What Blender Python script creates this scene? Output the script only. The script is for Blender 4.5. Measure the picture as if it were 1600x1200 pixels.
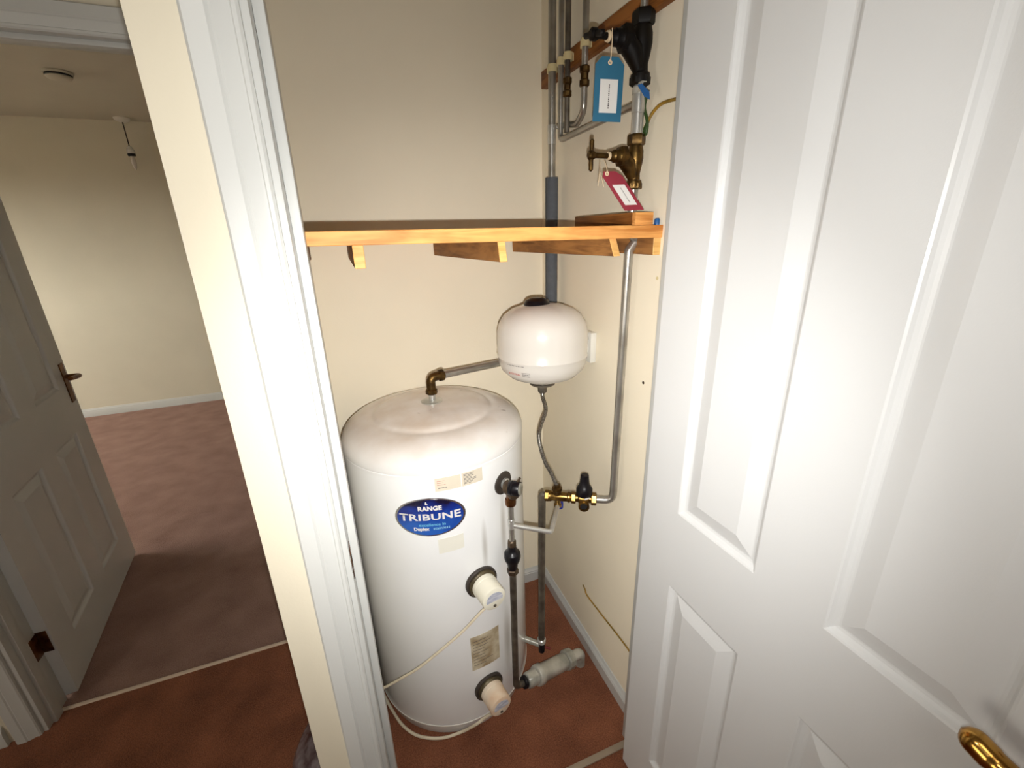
import bpy, bmesh, math, random
from mathutils import Vector, Matrix
random.seed(7)
for o in list(bpy.data.objects): bpy.data.objects.remove(o)
SC = bpy.context.scene
COL = SC.collection

# ------------------------------------------------------------------ camera
cam = bpy.data.cameras.new('camera'); camo = bpy.data.objects.new('camera', cam); COL.objects.link(camo)
PITCH, ROLL, YAW = 0.335290, -0.027855, 0.357274
cy, sy, cp, sp = math.cos(YAW), math.sin(YAW), math.cos(PITCH), math.sin(PITCH)
fw = Vector((sy*cp, cy*cp, -sp)); rt = Vector((cy, -sy, 0)); up = rt.cross(fw)
r2 = rt*math.cos(ROLL) + up*math.sin(ROLL); u2 = -rt*math.sin(ROLL) + up*math.cos(ROLL)
camo.matrix_world = Matrix(((r2.x, u2.x, -fw.x, 0), (r2.y, u2.y, -fw.y, 0), (r2.z, u2.z, -fw.z, 1.5), (0, 0, 0, 1)))
cam.sensor_width = 36; cam.lens = 679.34/1600*36; cam.clip_start = 0.02
SC.camera = camo

# ------------------------------------------------------------------ light
SC.view_settings.view_transform = 'Standard'; SC.view_settings.look = 'None'
SC.view_settings.gamma = 1; SC.view_settings.use_curve_mapping = False
SC.view_settings.exposure = 0.14
W = bpy.data.worlds.new('sky'); SC.world = W; W.use_nodes = True
wn = W.node_tree; bgn = wn.nodes['Background']
wtc = wn.nodes.new('ShaderNodeTexCoord'); wsx = wn.nodes.new('ShaderNodeSeparateXYZ'); wn.links.new(wtc.outputs['Generated'], wsx.inputs[0])
wcr = wn.nodes.new('ShaderNodeValToRGB'); wmr = wn.nodes.new('ShaderNodeMapRange'); wmr.inputs[1].default_value = -0.3; wmr.inputs[2].default_value = 0.3
wn.links.new(wsx.outputs['Z'], wmr.inputs[0]); wn.links.new(wmr.outputs[0], wcr.inputs[0]); wn.links.new(wcr.outputs[0], bgn.inputs[0])
wcr.color_ramp.elements[0].position = 0.42; wcr.color_ramp.elements[0].color = (0.10, 0.09, 0.07, 1)
wcr.color_ramp.elements[1].position = 0.55; wcr.color_ramp.elements[1].color = (1.0, 0.97, 0.88, 1)
bgn.inputs[1].default_value = 20.0

def light(name, kind, loc, energy, color=(1, 1, 1), size=0.02, aim=None, **kw):
    l = bpy.data.lights.new(name, kind); o = bpy.data.objects.new(name, l); COL.objects.link(o)
    l.energy = energy; l.color = color; o.location = loc
    if kind == 'AREA': l.size = size
    else: l.shadow_soft_size = size
    for k, v in kw.items(): setattr(l, k, v)
    if aim is not None:
        o.rotation_euler = (Vector(aim)-Vector(loc)).to_track_quat('-Z', 'Y').to_euler()
    return o
# torch held beside the lens (bright core and its spill), pointed into the cupboard
light('torch_core', 'SPOT', (0.006, 0.0, 1.463), 34, (1.0, 0.985, 0.955), 0.004, (0.46, 1.2, 0.84), spot_size=math.radians(96), spot_blend=1.0)
light('torch_spill', 'SPOT', (0.006, 0.0, 1.463), 23, (1.0, 0.985, 0.955), 0.004, (0.36, 1.0, 1.36), spot_size=math.radians(146), spot_blend=1.0)
# weak warm fill added at the far left to lift door and right wall
light('side_fill', 'AREA', (-1.95, -0.1, 1.0), 12, (1.0, 0.92, 0.81), 0.8, (0.6, 0.5, 0.7))
# dim overhead fill added behind the viewer to raise the ambient level
light('overhead_fill', 'AREA', (-0.35, -0.7, 2.38), 4, (1.0, 0.95, 0.88), 0.5, (-0.1, -0.3, 0))

# ------------------------------------------------------------------ materials
def lin(c):
    return tuple((v/255/12.92 if v/255 <= 0.04045 else ((v/255+0.055)/1.055)**2.4) for v in c) + (1,)
def mat(name, col, rough=0.5, metal=0.0, var=0.0, scale=8.0, col2=None, bump=0.0, bscale=60.0, spec=0.5, coat=0.0, stretch=None, detail=4.0, aniso=0, alpha=1.0):
    m = bpy.data.materials.new(name); m.use_nodes = True
    nt = m.node_tree; N = nt.nodes; L = nt.links; b = N['Principled BSDF']
    b.inputs['Base Color'].default_value = lin(col); b.inputs['Roughness'].default_value = rough
    b.inputs['Metallic'].default_value = metal; b.inputs['Specular IOR Level'].default_value = spec
    b.inputs['Coat Weight'].default_value = coat; b.inputs['Alpha'].default_value = alpha
    tc = N.new('ShaderNodeTexCoord'); mp = N.new('ShaderNodeMapping'); L.new(tc.outputs['Object'], mp.inputs[0])
    if stretch: mp.inputs['Scale'].default_value = stretch
    if var or col2:
        n = N.new('ShaderNodeTexNoise'); n.inputs['Scale'].default_value = scale; n.inputs['Detail'].default_value = detail
        L.new(mp.outputs[0], n.inputs['Vector'])
        r = N.new('ShaderNodeValToRGB'); L.new(n.outputs['Fac'], r.inputs[0])
        r.color_ramp.elements[0].position = 0.32; r.color_ramp.elements[1].position = 0.68
        c2 = lin(col2) if col2 else tuple(v*(1-var) for v in lin(col)[:3])+(1,)
        r.color_ramp.elements[0].color = c2; r.color_ramp.elements[1].color = lin(col)
        L.new(r.outputs[0], b.inputs['Base Color'])
    if bump:
        n2 = N.new('ShaderNodeTexNoise'); n2.inputs['Scale'].default_value = bscale; n2.inputs['Detail'].default_value = 3
        L.new(mp.outputs[0], n2.inputs['Vector'])
        bp = N.new('ShaderNodeBump'); bp.inputs['Strength'].default_value = bump; bp.inputs['Distance'].default_value = 0.003
        L.new(n2.outputs['Fac'], bp.inputs['Height']); L.new(bp.outputs[0], b.inputs['Normal'])
    return m

M = {}
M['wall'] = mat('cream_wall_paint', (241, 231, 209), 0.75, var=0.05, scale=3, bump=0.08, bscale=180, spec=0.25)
M['wallh'] = mat('cream_paint_darkened', (216, 208, 188), 0.75, var=0.04, scale=3, bump=0.08, bscale=180, spec=0.25)  # same cream paint, darkened to offset torch glare on the near walls
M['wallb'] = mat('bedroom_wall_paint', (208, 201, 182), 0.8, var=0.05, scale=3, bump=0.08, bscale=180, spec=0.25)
M['ceil'] = mat('white_ceiling_paint', (194, 190, 176), 0.85, var=0.03, scale=4, bump=0.1, bscale=90, spec=0.2)
M['gloss'] = mat('white_gloss_paint', (194, 195, 192), 0.32, var=0.02, scale=5, bump=0.03, bscale=300)
M['door'] = mat('white_door_paint', (207, 208, 208), 0.35, var=0.02, scale=4, bump=0.05, bscale=420)
M['strip_pale'] = mat('pale_carpet_bar', (232, 212, 190), 0.4, 0.1, var=0.1, scale=30)
M['strip'] = mat('carpet_bar', (172, 156, 136), 0.4, 0.2, var=0.1, scale=30)
M['enamel'] = mat('white_enamel', (222, 217, 209), 0.22, var=0.02, scale=6, coat=0.3)
M['cream_plastic'] = mat('cream_plastic', (240, 236, 218), 0.4, var=0.04, scale=30)
M['aged_plastic'] = mat('heat_aged_plastic', (238, 226, 206), 0.45, col2=(224, 194, 164), scale=18)
M['cable'] = mat('white_cable', (228, 216, 190), 0.5, var=0.08, scale=40)
M['steel'] = mat('dull_pipe_metal', (186, 184, 178), 0.30, 0.8, col2=(150, 146, 138), scale=14, bump=0.05, bscale=200)
M['steelb'] = mat('bright_pipe_metal', (214, 214, 210), 0.28, 0.7, var=0.15, scale=40)
M['dpipe'] = mat('dark_pipe_metal', (120, 112, 100), 0.42, 0.6, col2=(82, 76, 68), scale=25)
M['lag'] = mat('grey_foam_lagging', (84, 88, 94), 0.8, var=0.15, scale=60, bump=0.3, bscale=300)
M['brass'] = mat('bright_brass', (166, 134, 74), 0.30, 0.95, col2=(100, 72, 36), scale=50)
M['bronze'] = mat('tarnished_bronze', (112, 86, 44), 0.38, 0.85, col2=(56, 40, 22), scale=45, bump=0.15, bscale=150)
M['dbronze'] = mat('brown_bronze', (104, 88, 70), 0.45, 0.7, col2=(70, 56, 44), scale=40)
M['black'] = mat('black_plastic', (16, 14, 20), 0.35, var=0.3, scale=30, spec=0.35)
M['blackp'] = mat('blackened_valve', (11, 10, 13), 0.5, 0.0, col2=(20, 15, 9), scale=30, spec=0.2)
M['rubber'] = mat('dark_gasket', (60, 52, 46), 0.6, var=0.3, scale=30)
M['ring'] = mat('brown_ring', (110, 98, 70), 0.45, 0.5, col2=(70, 62, 48), scale=40)
M['galv'] = mat('grey_waste_fitting', (206, 204, 194), 0.28, 0.35, col2=(150, 150, 140), scale=16, bump=0.05, bscale=120)
M['braid'] = mat('braided_steel', (168, 164, 156), 0.3, 0.9, col2=(90, 86, 80), scale=260)
M['white'] = mat('white_paper', (226, 224, 220), 0.6, var=0.03, scale=20)
M['print'] = mat('grey_print', (92, 84, 84), 0.6, var=0.1, scale=40)
M['redprint'] = mat('red_print', (196, 92, 84), 0.6, var=0.1, scale=40)
M['palelabel'] = mat('pale_yellowed_label', (226, 216, 196), 0.5, var=0.04, scale=40)
M['ghost'] = mat('ghost_label', (236, 234, 222), 0.4, var=0.03, scale=30)
M['torn'] = mat('torn_brown_label', (212, 202, 176), 0.65, col2=(160, 140, 108), scale=28, detail=8)
M['bluetag'] = mat('blue_card', (38, 104, 136), 0.6, var=0.12, scale=25)
M['redtag'] = mat('red_card', (150, 44, 60), 0.6, var=0.15, scale=25)
M['string'] = mat('cream_string', (230, 206, 170), 0.7, var=0.1, scale=90)
M['blue'] = mat('blue_plastic', (22, 88, 150), 0.4, var=0.1, scale=30)
M['bluecap'] = mat('dark_blue_cap', (16, 40, 140), 0.35, var=0.1, scale=30)
M['earth'] = mat('green_yellow_cable', (158, 120, 36), 0.45, col2=(112, 92, 26), scale=40, detail=1)
M['earthg'] = mat('green_cable', (44, 70, 24), 0.45, var=0.2, scale=30)
M['clip'] = mat('yellowed_clip', (214, 198, 150), 0.5, var=0.1, scale=30)
M['labelblue'] = mat('lilac_label', (158, 164, 186), 0.5, col2=(214, 214, 220), scale=110, stretch=(0.4, 0.4, 1.6))
M['lampwhite'] = mat('white_fitting', (216, 214, 206), 0.5, var=0.04, scale=20)
M['vinyl'] = mat('grey_plastic_sheet', (140, 130, 134), 0.2, col2=(58, 34, 38), scale=22, coat=0.4)
M['dark'] = mat('dark_hole', (14, 12, 12), 0.8, var=0.1, scale=10)
M['brasslever'] = mat('aged_brass_lever', (196, 150, 76), 0.2, 1.0, col2=(120, 80, 34), scale=25)
M['oldbrass'] = mat('dull_brass_plate', (128, 84, 46), 0.35, 0.9, col2=(80, 44, 28), scale=40)
M['badge_rim'] = mat('chrome_rim', (214, 218, 224), 0.15, 0.95, var=0.1, scale=30)

def wood(name, a, b, axis='Y', rough=0.55):
    m = bpy.data.materials.new(name); m.use_nodes = True; nt = m.node_tree; N = nt.nodes; L = nt.links
    bs = N['Principled BSDF']; bs.inputs['Roughness'].default_value = rough; bs.inputs['Specular IOR Level'].default_value = 0.3
    tc = N.new('ShaderNodeTexCoord'); mp = N.new('ShaderNodeMapping'); L.new(tc.outputs['Object'], mp.inputs[0])
    mp.inputs['Scale'].default_value = (1, 0.09, 1) if axis == 'Y' else (0.09, 1, 1)
    n = N.new('ShaderNodeTexNoise'); n.inputs['Scale'].default_value = 55; n.inputs['Detail'].default_value = 5; n.inputs['Distortion'].default_value = 1.2
    L.new(mp.outputs[0], n.inputs['Vector'])
    n2 = N.new('ShaderNodeTexNoise'); n2.inputs['Scale'].default_value = 9; L.new(tc.outputs['Object'], n2.inputs['Vector'])
    mx = N.new('ShaderNodeMath'); mx.operation = 'ADD'; L.new(n.outputs['Fac'], mx.inputs[0])
    ml = N.new('ShaderNodeMath'); ml.operation = 'MULTIPLY_ADD'; ml.inputs[1].default_value = 0.5; ml.inputs[2].default_value = -0.25
    L.new(n2.outputs['Fac'], ml.inputs[0]); L.new(ml.outputs[0], mx.inputs[1])
    r = N.new('ShaderNodeValToRGB'); r.color_ramp.elements[0].position = 0.33; r.color_ramp.elements[1].position = 0.6
    r.color_ramp.elements[0].color = lin(a); r.color_ramp.elements[1].color = lin(b)
    L.new(mx.outputs[0], r.inputs[0]); L.new(r.outputs[0], bs.inputs['Base Color'])
    bp = N.new('ShaderNodeBump'); bp.inputs['Strength'].default_value = 0.15; bp.inputs['Distance'].default_value = 0.002
    L.new(n.outputs['Fac'], bp.inputs['Height']); L.new(bp.outputs[0], bs.inputs['Normal'])
    return m
M['pine'] = wood('pine_board', (196, 126, 62), (232, 168, 96), 'X')
M['shaded_pine'] = wood('pine_batten_shaded', (112, 74, 40), (160, 112, 62), 'Y')  # shade on the batten sides put into a darker pine colour
M['lit_end'] = wood('lit_pine_end', (206, 150, 80), (236, 188, 116), 'X')  # light on the near batten ends put into a paler pine colour
M['oldpine'] = wood('stained_batten', (104, 60, 22), (150, 94, 42), 'Y')

def carpet(name, a, b):
    m = bpy.data.materials.new(name); m.use_nodes = True; nt = m.node_tree; N = nt.nodes; L = nt.links
    bs = N['Principled BSDF']; bs.inputs['Roughness'].default_value = 0.95; bs.inputs['Specular IOR Level'].default_value = 0.1
    bs.inputs['Sheen Weight'].default_value = 0.25; bs.inputs['Sheen Roughness'].default_value = 0.6
    bs.inputs['Sheen Tint'].default_value = lin((220, 180, 160))
    tc = N.new('ShaderNodeTexCoord')
    n = N.new('ShaderNodeTexNoise'); n.inputs['Scale'].default_value = 260; n.inputs['Detail'].default_value = 3; L.new(tc.outputs['Object'], n.inputs['Vector'])
    n2 = N.new('ShaderNodeTexNoise'); n2.inputs['Scale'].default_value = 7; n2.inputs['Detail'].default_value = 4; L.new(tc.outputs['Object'], n2.inputs['Vector'])
    r = N.new('ShaderNodeValToRGB'); r.color_ramp.elements[0].position = 0.3; r.color_ramp.elements[1].position = 0.7
    r.color_ramp.elements[0].color = lin(a); r.color_ramp.elements[1].color = lin(b)
    mx = N.new('ShaderNodeMix'); mx.data_type = 'FLOAT'; mx.inputs[0].default_value = 0.42
    L.new(n.outputs['Fac'], mx.inputs[2]); L.new(n2.outputs['Fac'], mx.inputs[3]); L.new(mx.outputs[0], r.inputs[0])
    L.new(r.outputs[0], bs.inputs['Base Color'])
    bp = N.new('ShaderNodeBump'); bp.inputs['Strength'].default_value = 0.7; bp.inputs['Distance'].default_value = 0.004
    L.new(n.outputs['Fac'], bp.inputs['Height']); L.new(bp.outputs[0], bs.inputs['Normal'])
    return m
M['carpet'] = carpet('brown_carpet', (78, 44, 30), (158, 100, 72))
M['carpetb'] = carpet('bedroom_carpet', (112, 84, 76), (166, 136, 124))

# tank paint: enamel with settled dust on the dome and grey smears by the heater
def tank_mat():
    m = mat('tank_enamel', (244, 245, 245), 0.27, coat=0.25); nt = m.node_tree; N = nt.nodes; L = nt.links; b = N['Principled BSDF']
    tc = N.new('ShaderNodeTexCoord'); sx = N.new('ShaderNodeSeparateXYZ'); L.new(tc.outputs['Object'], sx.inputs[0])
    mr = N.new('ShaderNodeMapRange'); mr.inputs[1].default_value = 0.93; mr.inputs[2].default_value = 1.03; L.new(sx.outputs['Z'], mr.inputs[0])
    n = N.new('ShaderNodeTexNoise'); n.inputs['Scale'].default_value = 9; n.inputs['Detail'].default_value = 8; L.new(tc.outputs['Object'], n.inputs['Vector'])
    r = N.new('ShaderNodeMapRange'); r.inputs[1].default_value = 0.3; r.inputs[2].default_value = 0.75; r.inputs[3].default_value = 0.35; r.inputs[4].default_value = 0.95; L.new(n.outputs['Fac'], r.inputs[0])
    mu = N.new('ShaderNodeMath'); mu.operation = 'MULTIPLY'; L.new(mr.outputs[0], mu.inputs[0]); L.new(r.outputs[0], mu.inputs[1])
    mx = N.new('ShaderNodeMix'); mx.data_type = 'RGBA'; L.new(mu.outputs[0], mx.inputs[0])
    mx.inputs[6].default_value = lin((244, 245, 245)); mx.inputs[7].default_value = lin((196, 178, 158))
    # streak of grime above the upper heater: an upright smear
    def blob(cx, cz, wx, wz):
        p = N.new('ShaderNodeVectorMath'); p.operation = 'SUBTRACT'; L.new(tc.outputs['Object'], p.inputs[0]); p.inputs[1].default_value = (cx, -0.26, cz)
        s = N.new('ShaderNodeVectorMath'); s.operation = 'MULTIPLY'; L.new(p.outputs[0], s.inputs[0]); s.inputs[1].default_value = (1/wx, 0, 1/wz)
        l = N.new('ShaderNodeVectorMath'); l.operation = 'LENGTH'; L.new(s.outputs[0], l.inputs[0])
        q = N.new('ShaderNodeMapRange'); q.inputs[1].default_value = 1.0; q.inputs[2].default_value = 0.2; q.inputs[3].default_value = 0; q.inputs[4].default_value = 0.5; L.new(l.outputs['Value'], q.inputs[0])
        y = N.new('ShaderNodeMath'); y.operation = 'LESS_THAN'; y.inputs[1].default_value = 0; L.new(sx.outputs['Y'], y.inputs[0])
        o = N.new('ShaderNodeMath'); o.operation = 'MULTIPLY'; L.new(q.outputs[0], o.inputs[0]); L.new(y.outputs[0], o.inputs[1])
        return o
    last = mx.outputs[2]
    for a in ((0.066, 0.69, 0.011, 0.10), (0.13, 0.72, 0.012, 0.14), (0.13, 0.30, 0.018, 0.14)):
        o = blob(*a); m2 = N.new('ShaderNodeMix'); m2.data_type = 'RGBA'; L.new(o.outputs[0], m2.inputs[0]); L.new(last, m2.inputs[6])
        m2.inputs[7].default_value = lin((150, 142, 128)); last = m2.outputs[2]
    # small dark scuffs on the dome
    v = N.new('ShaderNodeTexNoise'); v.inputs['Scale'].default_value = 34; v.inputs['Detail'].default_value = 2; L.new(tc.outputs['Object'], v.inputs['Vector'])
    q = N.new('ShaderNodeMapRange'); q.inputs[1].default_value = 0.73; q.inputs[2].default_value = 0.80; q.inputs[4].default_value = 0.5; L.new(v.outputs['Fac'], q.inputs[0])
    mq = N.new('ShaderNodeMath'); mq.operation = 'MULTIPLY'; L.new(q.outputs[0], mq.inputs[0]); L.new(mr.outputs[0], mq.inputs[1])
    m3 = N.new('ShaderNodeMix'); m3.data_type = 'RGBA'; L.new(mq.outputs[0], m3.inputs[0]); L.new(last, m3.inputs[6]); m3.inputs[7].default_value = lin((110, 92, 76))
    L.new(m3.outputs[2], b.inputs['Base Color'])
    return m
M['tank'] = tank_mat()
def badge_mat():
    m = mat('badge_blue', (20, 50, 130), 0.2, coat=0.6); nt = m.node_tree; N = nt.nodes; L = nt.links; b = N['Principled BSDF']
    tc = N.new('ShaderNodeTexCoord'); n = N.new('ShaderNodeTexNoise'); n.inputs['Scale'].default_value = 11; n.inputs['Distortion'].default_value = 0.6
    L.new(tc.outputs['Object'], n.inputs['Vector'])
    sx = N.new('ShaderNodeSeparateXYZ'); L.new(tc.outputs['Object'], sx.inputs[0])
    mr = N.new('ShaderNodeMapRange'); mr.inputs[1].default_value = 0.875; mr.inputs[2].default_value = 0.79; mr.inputs[3].default_value = -0.25; mr.inputs[4].default_value = 0.35; L.new(sx.outputs['Z'], mr.inputs[0])
    ad = N.new('ShaderNodeMath'); ad.operation = 'ADD'; L.new(n.outputs['Fac'], ad.inputs[0]); L.new(mr.outputs[0], ad.inputs[1])
    r = N.new('ShaderNodeValToRGB'); L.new(ad.outputs[0], r.inputs[0])
    r.color_ramp.elements[0].position = 0.3; r.color_ramp.elements[0].color = lin((22, 20, 48)); r.color_ramp.elements[1].position = 0.85; r.color_ramp.elements[1].color = lin((40, 92, 178))
    e = r.color_ramp.elements.new(0.55); e.color = lin((24, 48, 134))
    L.new(r.outputs[0], b.inputs['Base Color']); return m
M['badge'] = badge_mat()

# ------------------------------------------------------------------ mesh helpers
def frame(d):
    d = Vector(d).normalized(); a = Vector((0, 0, 1)) if abs(d.z) < 0.95 else Vector((1, 0, 0))
    u = d.cross(a).normalized(); return u, d.cross(u).normalized(), d
class MB:
    def __init__(s): s.bm = bmesh.new()
    def box(s, lo, hi, bev=0.0, rot=None, piv=None):
        b = bmesh.new(); bmesh.ops.create_cube(b, size=1)
        lo = Vector(lo); hi = Vector(hi)
        for v in b.verts: v.co = Vector((lo[i]+(hi[i]-lo[i])*(v.co[i]+0.5) for i in range(3)))
        if bev: bmesh.ops.bevel(b, geom=b.edges[:], offset=bev, segments=2, affect='EDGES', profile=0.5)
        if rot: bmesh.ops.transform(b, matrix=rot, verts=b.verts)
        s.merge(b); return s
    def hexa(s, c, bev=0.0):  # 8 corners: bottom ring of 4, top ring of 4
        b = bmesh.new(); v = [b.verts.new(p) for p in c]
        for f in ((3, 2, 1, 0), (4, 5, 6, 7), (0, 1, 5, 4), (1, 2, 6, 5), (2, 3, 7, 6), (3, 0, 4, 7)): b.faces.new([v[i] for i in f])
        if bev: bmesh.ops.bevel(b, geom=b.edges[:], offset=bev, segments=1, affect='EDGES')
        s.merge(b); return s
    def merge(s, b):
        me = bpy.data.meshes.new('t'); b.to_mesh(me); b.free(); s.bm.from_mesh(me); bpy.data.meshes.remove(me)
    def lathe(s, o, d, prof, n=32, closed=True, hexn=None):
        u, w, d = frame(d); o = Vector(o); rings = []
        for (r, h) in prof:
            if r < 1e-6: rings.append([s.bm.verts.new(o+d*h)])
            else: rings.append([s.bm.verts.new(o+d*h+(u*math.cos(a)+w*math.sin(a))*r) for a in (2*math.pi*i/n for i in range(n))])
        for A, B in zip(rings, rings[1:]):
            for i in range(n):
                j = (i+1) % n
                if len(A) == 1 and len(B) == 1: continue
                if len(A) == 1: s.bm.faces.new((A[0], B[j], B[i]))
                elif len(B) == 1: s.bm.faces.new((A[i], A[j], B[0]))
                else: s.bm.faces.new((A[i], A[j], B[j], B[i]))
        for R, fl in ((rings[0], True), (rings[-1], False)):
            if closed and len(R) > 1: s.bm.faces.new(list(reversed(R)) if fl else R)
        return s
    def hexnut(s, o, d, r, h, ch=0.12):
        return s.lathe(o, d, [(r*(1-ch), 0), (r, h*0.14), (r, h*0.86), (r*(1-ch), h)], n=6)
    def tube(s, pts, r, n=14, caps=True):
        pts = [Vector(p) for p in pts]; rs = r if isinstance(r, (list, tuple)) else [r]*len(pts)
        T = []
        for i in range(len(pts)):
            a = pts[max(i-1, 0)]; b = pts[min(i+1, len(pts)-1)]; T.append((b-a).normalized())
        u = frame(T[0])[0]; rings = []
        for p, t, rr in zip(pts, T, rs):
            u = (u - t*u.dot(t)).normalized(); w = t.cross(u)
            rings.append([s.bm.verts.new(p+(u*math.cos(a)+w*math.sin(a))*rr) for a in (2*math.pi*i/n for i in range(n))])
        for A, B in zip(rings, rings[1:]):
            for i in range(n): j = (i+1) % n; s.bm.faces.new((A[i], A[j], B[j], B[i]))
        if caps: s.bm.faces.new(list(reversed(rings[0]))); s.bm.faces.new(rings[-1])
        return s
    def prism(s, poly, d):  # poly list of 3D points, extruded by vector d
        d = Vector(d); A = [s.bm.verts.new(Vector(p)) for p in poly]; B = [s.bm.verts.new(Vector(p)+d) for p in poly]
        n = len(A); s.bm.faces.new(list(reversed(A))); s.bm.faces.new(B)
        for i in range(n): j = (i+1) % n; s.bm.faces.new((A[i], A[j], B[j], B[i]))
        return s
    def build(s, name, m, parent=None, smooth=35, origin=None):
        bmesh.ops.recalc_face_normals(s.bm, faces=s.bm.faces[:])
        me = bpy.data.meshes.new(name); s.bm.to_mesh(me); s.bm.free()
        me.materials.append(M[m] if isinstance(m, str) else m)
        if smooth:
            for p in me.polygons: p.use_smooth = True
            me.set_sharp_from_angle(angle=math.radians(smooth))
        o = bpy.data.objects.new(name, me); COL.objects.link(o)
        if origin is not None:
            me.transform(Matrix.Translation(-Vector(origin))); o.location = origin
        if parent is not None:
            o.parent = parent
            o.location = Vector(o.location) - absloc(parent)
        return o
def absloc(o):
    v = Vector(o.location)
    while o.parent: o = o.parent; v += Vector(o.location)
    return v
def fillet(pts, R, seg=7):
    pts = [Vector(p) for p in pts]; out = [pts[0]]
    Rs = R if isinstance(R, (list, tuple)) else [R]*(len(pts)-2)
    for i in range(1, len(pts)-1):
        a, b, c = pts[i-1:i+2]; d1 = (a-b).normalized(); d2 = (c-b).normalized(); ang = d1.angle(d2)
        if ang > math.pi-0.02: out.append(b); continue
        t = min(Rs[i-1]/math.tan(ang/2), (a-b).length*0.49, (c-b).length*0.49)
        p0 = b+d1*t; p1 = b+d2*t
        for k in range(seg+1):
            f = k/seg; out.append(p0*(1-f)**2 + b*2*f*(1-f) + p1*f*f)
    out.append(pts[-1]); return out
def spline(pts, n=8):
    P = [Vector(p) for p in pts]; P = [P[0]*2-P[1]]+P+[P[-1]*2-P[-2]]; out = []
    for i in range(1, len(P)-2):
        for k in range(n):
            t = k/n; a, b, c, d = P[i-1:i+3]
            out.append(0.5*((2*b)+(c-a)*t+(2*a-5*b+4*c-d)*t*t+(3*b-a-3*c+d)*t**3))
    out.append(P[-2]); return out
def tag(o, label, cat=None, group=None, kind=None):
    o['label'] = label
    if cat: o['category'] = cat
    if group: o['group'] = group
    if kind: o['kind'] = kind
    return o
def empty(name, loc, label, cat=None, group=None, kind=None):
    o = bpy.data.objects.new(name, None); COL.objects.link(o); o.location = loc; o.empty_display_size = 0.05
    return tag(o, label, cat, group, kind)
def struct(o, label): return tag(o, label, kind='structure')

# ------------------------------------------------------------------ room shell
CEIL = 2.43
def wall(name, lo, hi, m, label): return struct(MB().box(lo, hi).build(name, m, smooth=0), label)
struct(MB().box((-4.4, -1.8, -0.05), (0.9, 1.53, 0.0)).build('floor', 'carpet', smooth=0), 'dark brown carpet of the landing and cupboard')
struct(MB().box((-4.4, 1.53, -0.05), (1.4, 5.0, 0.0)).build('floor', 'carpetb', smooth=0), 'pinkish brown carpet of the room beyond the far door')
struct(MB().box((-4.4, -1.8, CEIL), (1.4, 5.0, CEIL+0.06)).build('ceiling', 'ceil', smooth=0), 'plain pale ceiling')
wall('wall_back', (-0.265, 1.466, 0), (1.3, 1.576, CEIL), 'wall', 'cream painted back wall of the cupboard')
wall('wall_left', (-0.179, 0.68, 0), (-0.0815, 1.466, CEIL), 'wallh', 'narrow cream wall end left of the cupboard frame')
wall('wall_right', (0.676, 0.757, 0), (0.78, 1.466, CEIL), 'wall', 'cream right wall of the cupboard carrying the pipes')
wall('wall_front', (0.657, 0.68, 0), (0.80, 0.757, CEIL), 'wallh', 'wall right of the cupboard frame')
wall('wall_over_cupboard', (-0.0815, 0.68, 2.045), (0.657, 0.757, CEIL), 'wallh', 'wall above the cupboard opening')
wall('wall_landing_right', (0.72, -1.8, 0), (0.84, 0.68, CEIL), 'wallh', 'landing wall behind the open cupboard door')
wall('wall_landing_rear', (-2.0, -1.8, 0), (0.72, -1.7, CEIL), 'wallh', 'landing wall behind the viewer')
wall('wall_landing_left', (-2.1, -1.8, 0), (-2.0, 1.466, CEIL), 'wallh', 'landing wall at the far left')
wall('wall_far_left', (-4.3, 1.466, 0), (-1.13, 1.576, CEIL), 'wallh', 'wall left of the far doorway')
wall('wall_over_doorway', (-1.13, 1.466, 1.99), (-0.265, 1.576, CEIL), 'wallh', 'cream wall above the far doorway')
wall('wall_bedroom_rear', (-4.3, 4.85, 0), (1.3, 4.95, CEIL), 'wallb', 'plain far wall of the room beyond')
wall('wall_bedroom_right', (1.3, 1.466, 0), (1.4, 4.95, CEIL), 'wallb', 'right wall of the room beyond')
# bedroom left wall with a window opening (out of frame, lets the daylight in)
g = MB(); g.box((-4.3, 1.576, 0), (-4.2, 4.85, 0.95)); g.box((-4.3, 1.576, 2.05), (-4.2, 4.85, CEIL))
g.box((-4.3, 1.576, 0.95), (-4.2, 2.3, 2.05)); g.box((-4.3, 4.1, 0.95), (-4.2, 4.85, 2.05))
struct(g.build('wall_bedroom_left', 'wallb', smooth=0), 'left wall of the room beyond with its window opening')
w = empty('window_1', (-4.25, 3.2, 0.95), 'white framed window lighting the room beyond', kind='structure')
for lo, hi in (((-4.28, 2.3, 0.95), (-4.22, 2.35, 2.05)), ((-4.28, 4.05, 0.95), (-4.22, 4.1, 2.05)), ((-4.28, 2.35, 0.95), (-4.22, 4.05, 1.0)), ((-4.28, 2.35, 2.0), (-4.22, 4.05, 2.05)), ((-4.275, 3.175, 1.0), (-4.225, 3.225, 2.0))):
    MB().box(lo, hi, 0.004).build('window_frame', 'gloss', w)

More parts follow.
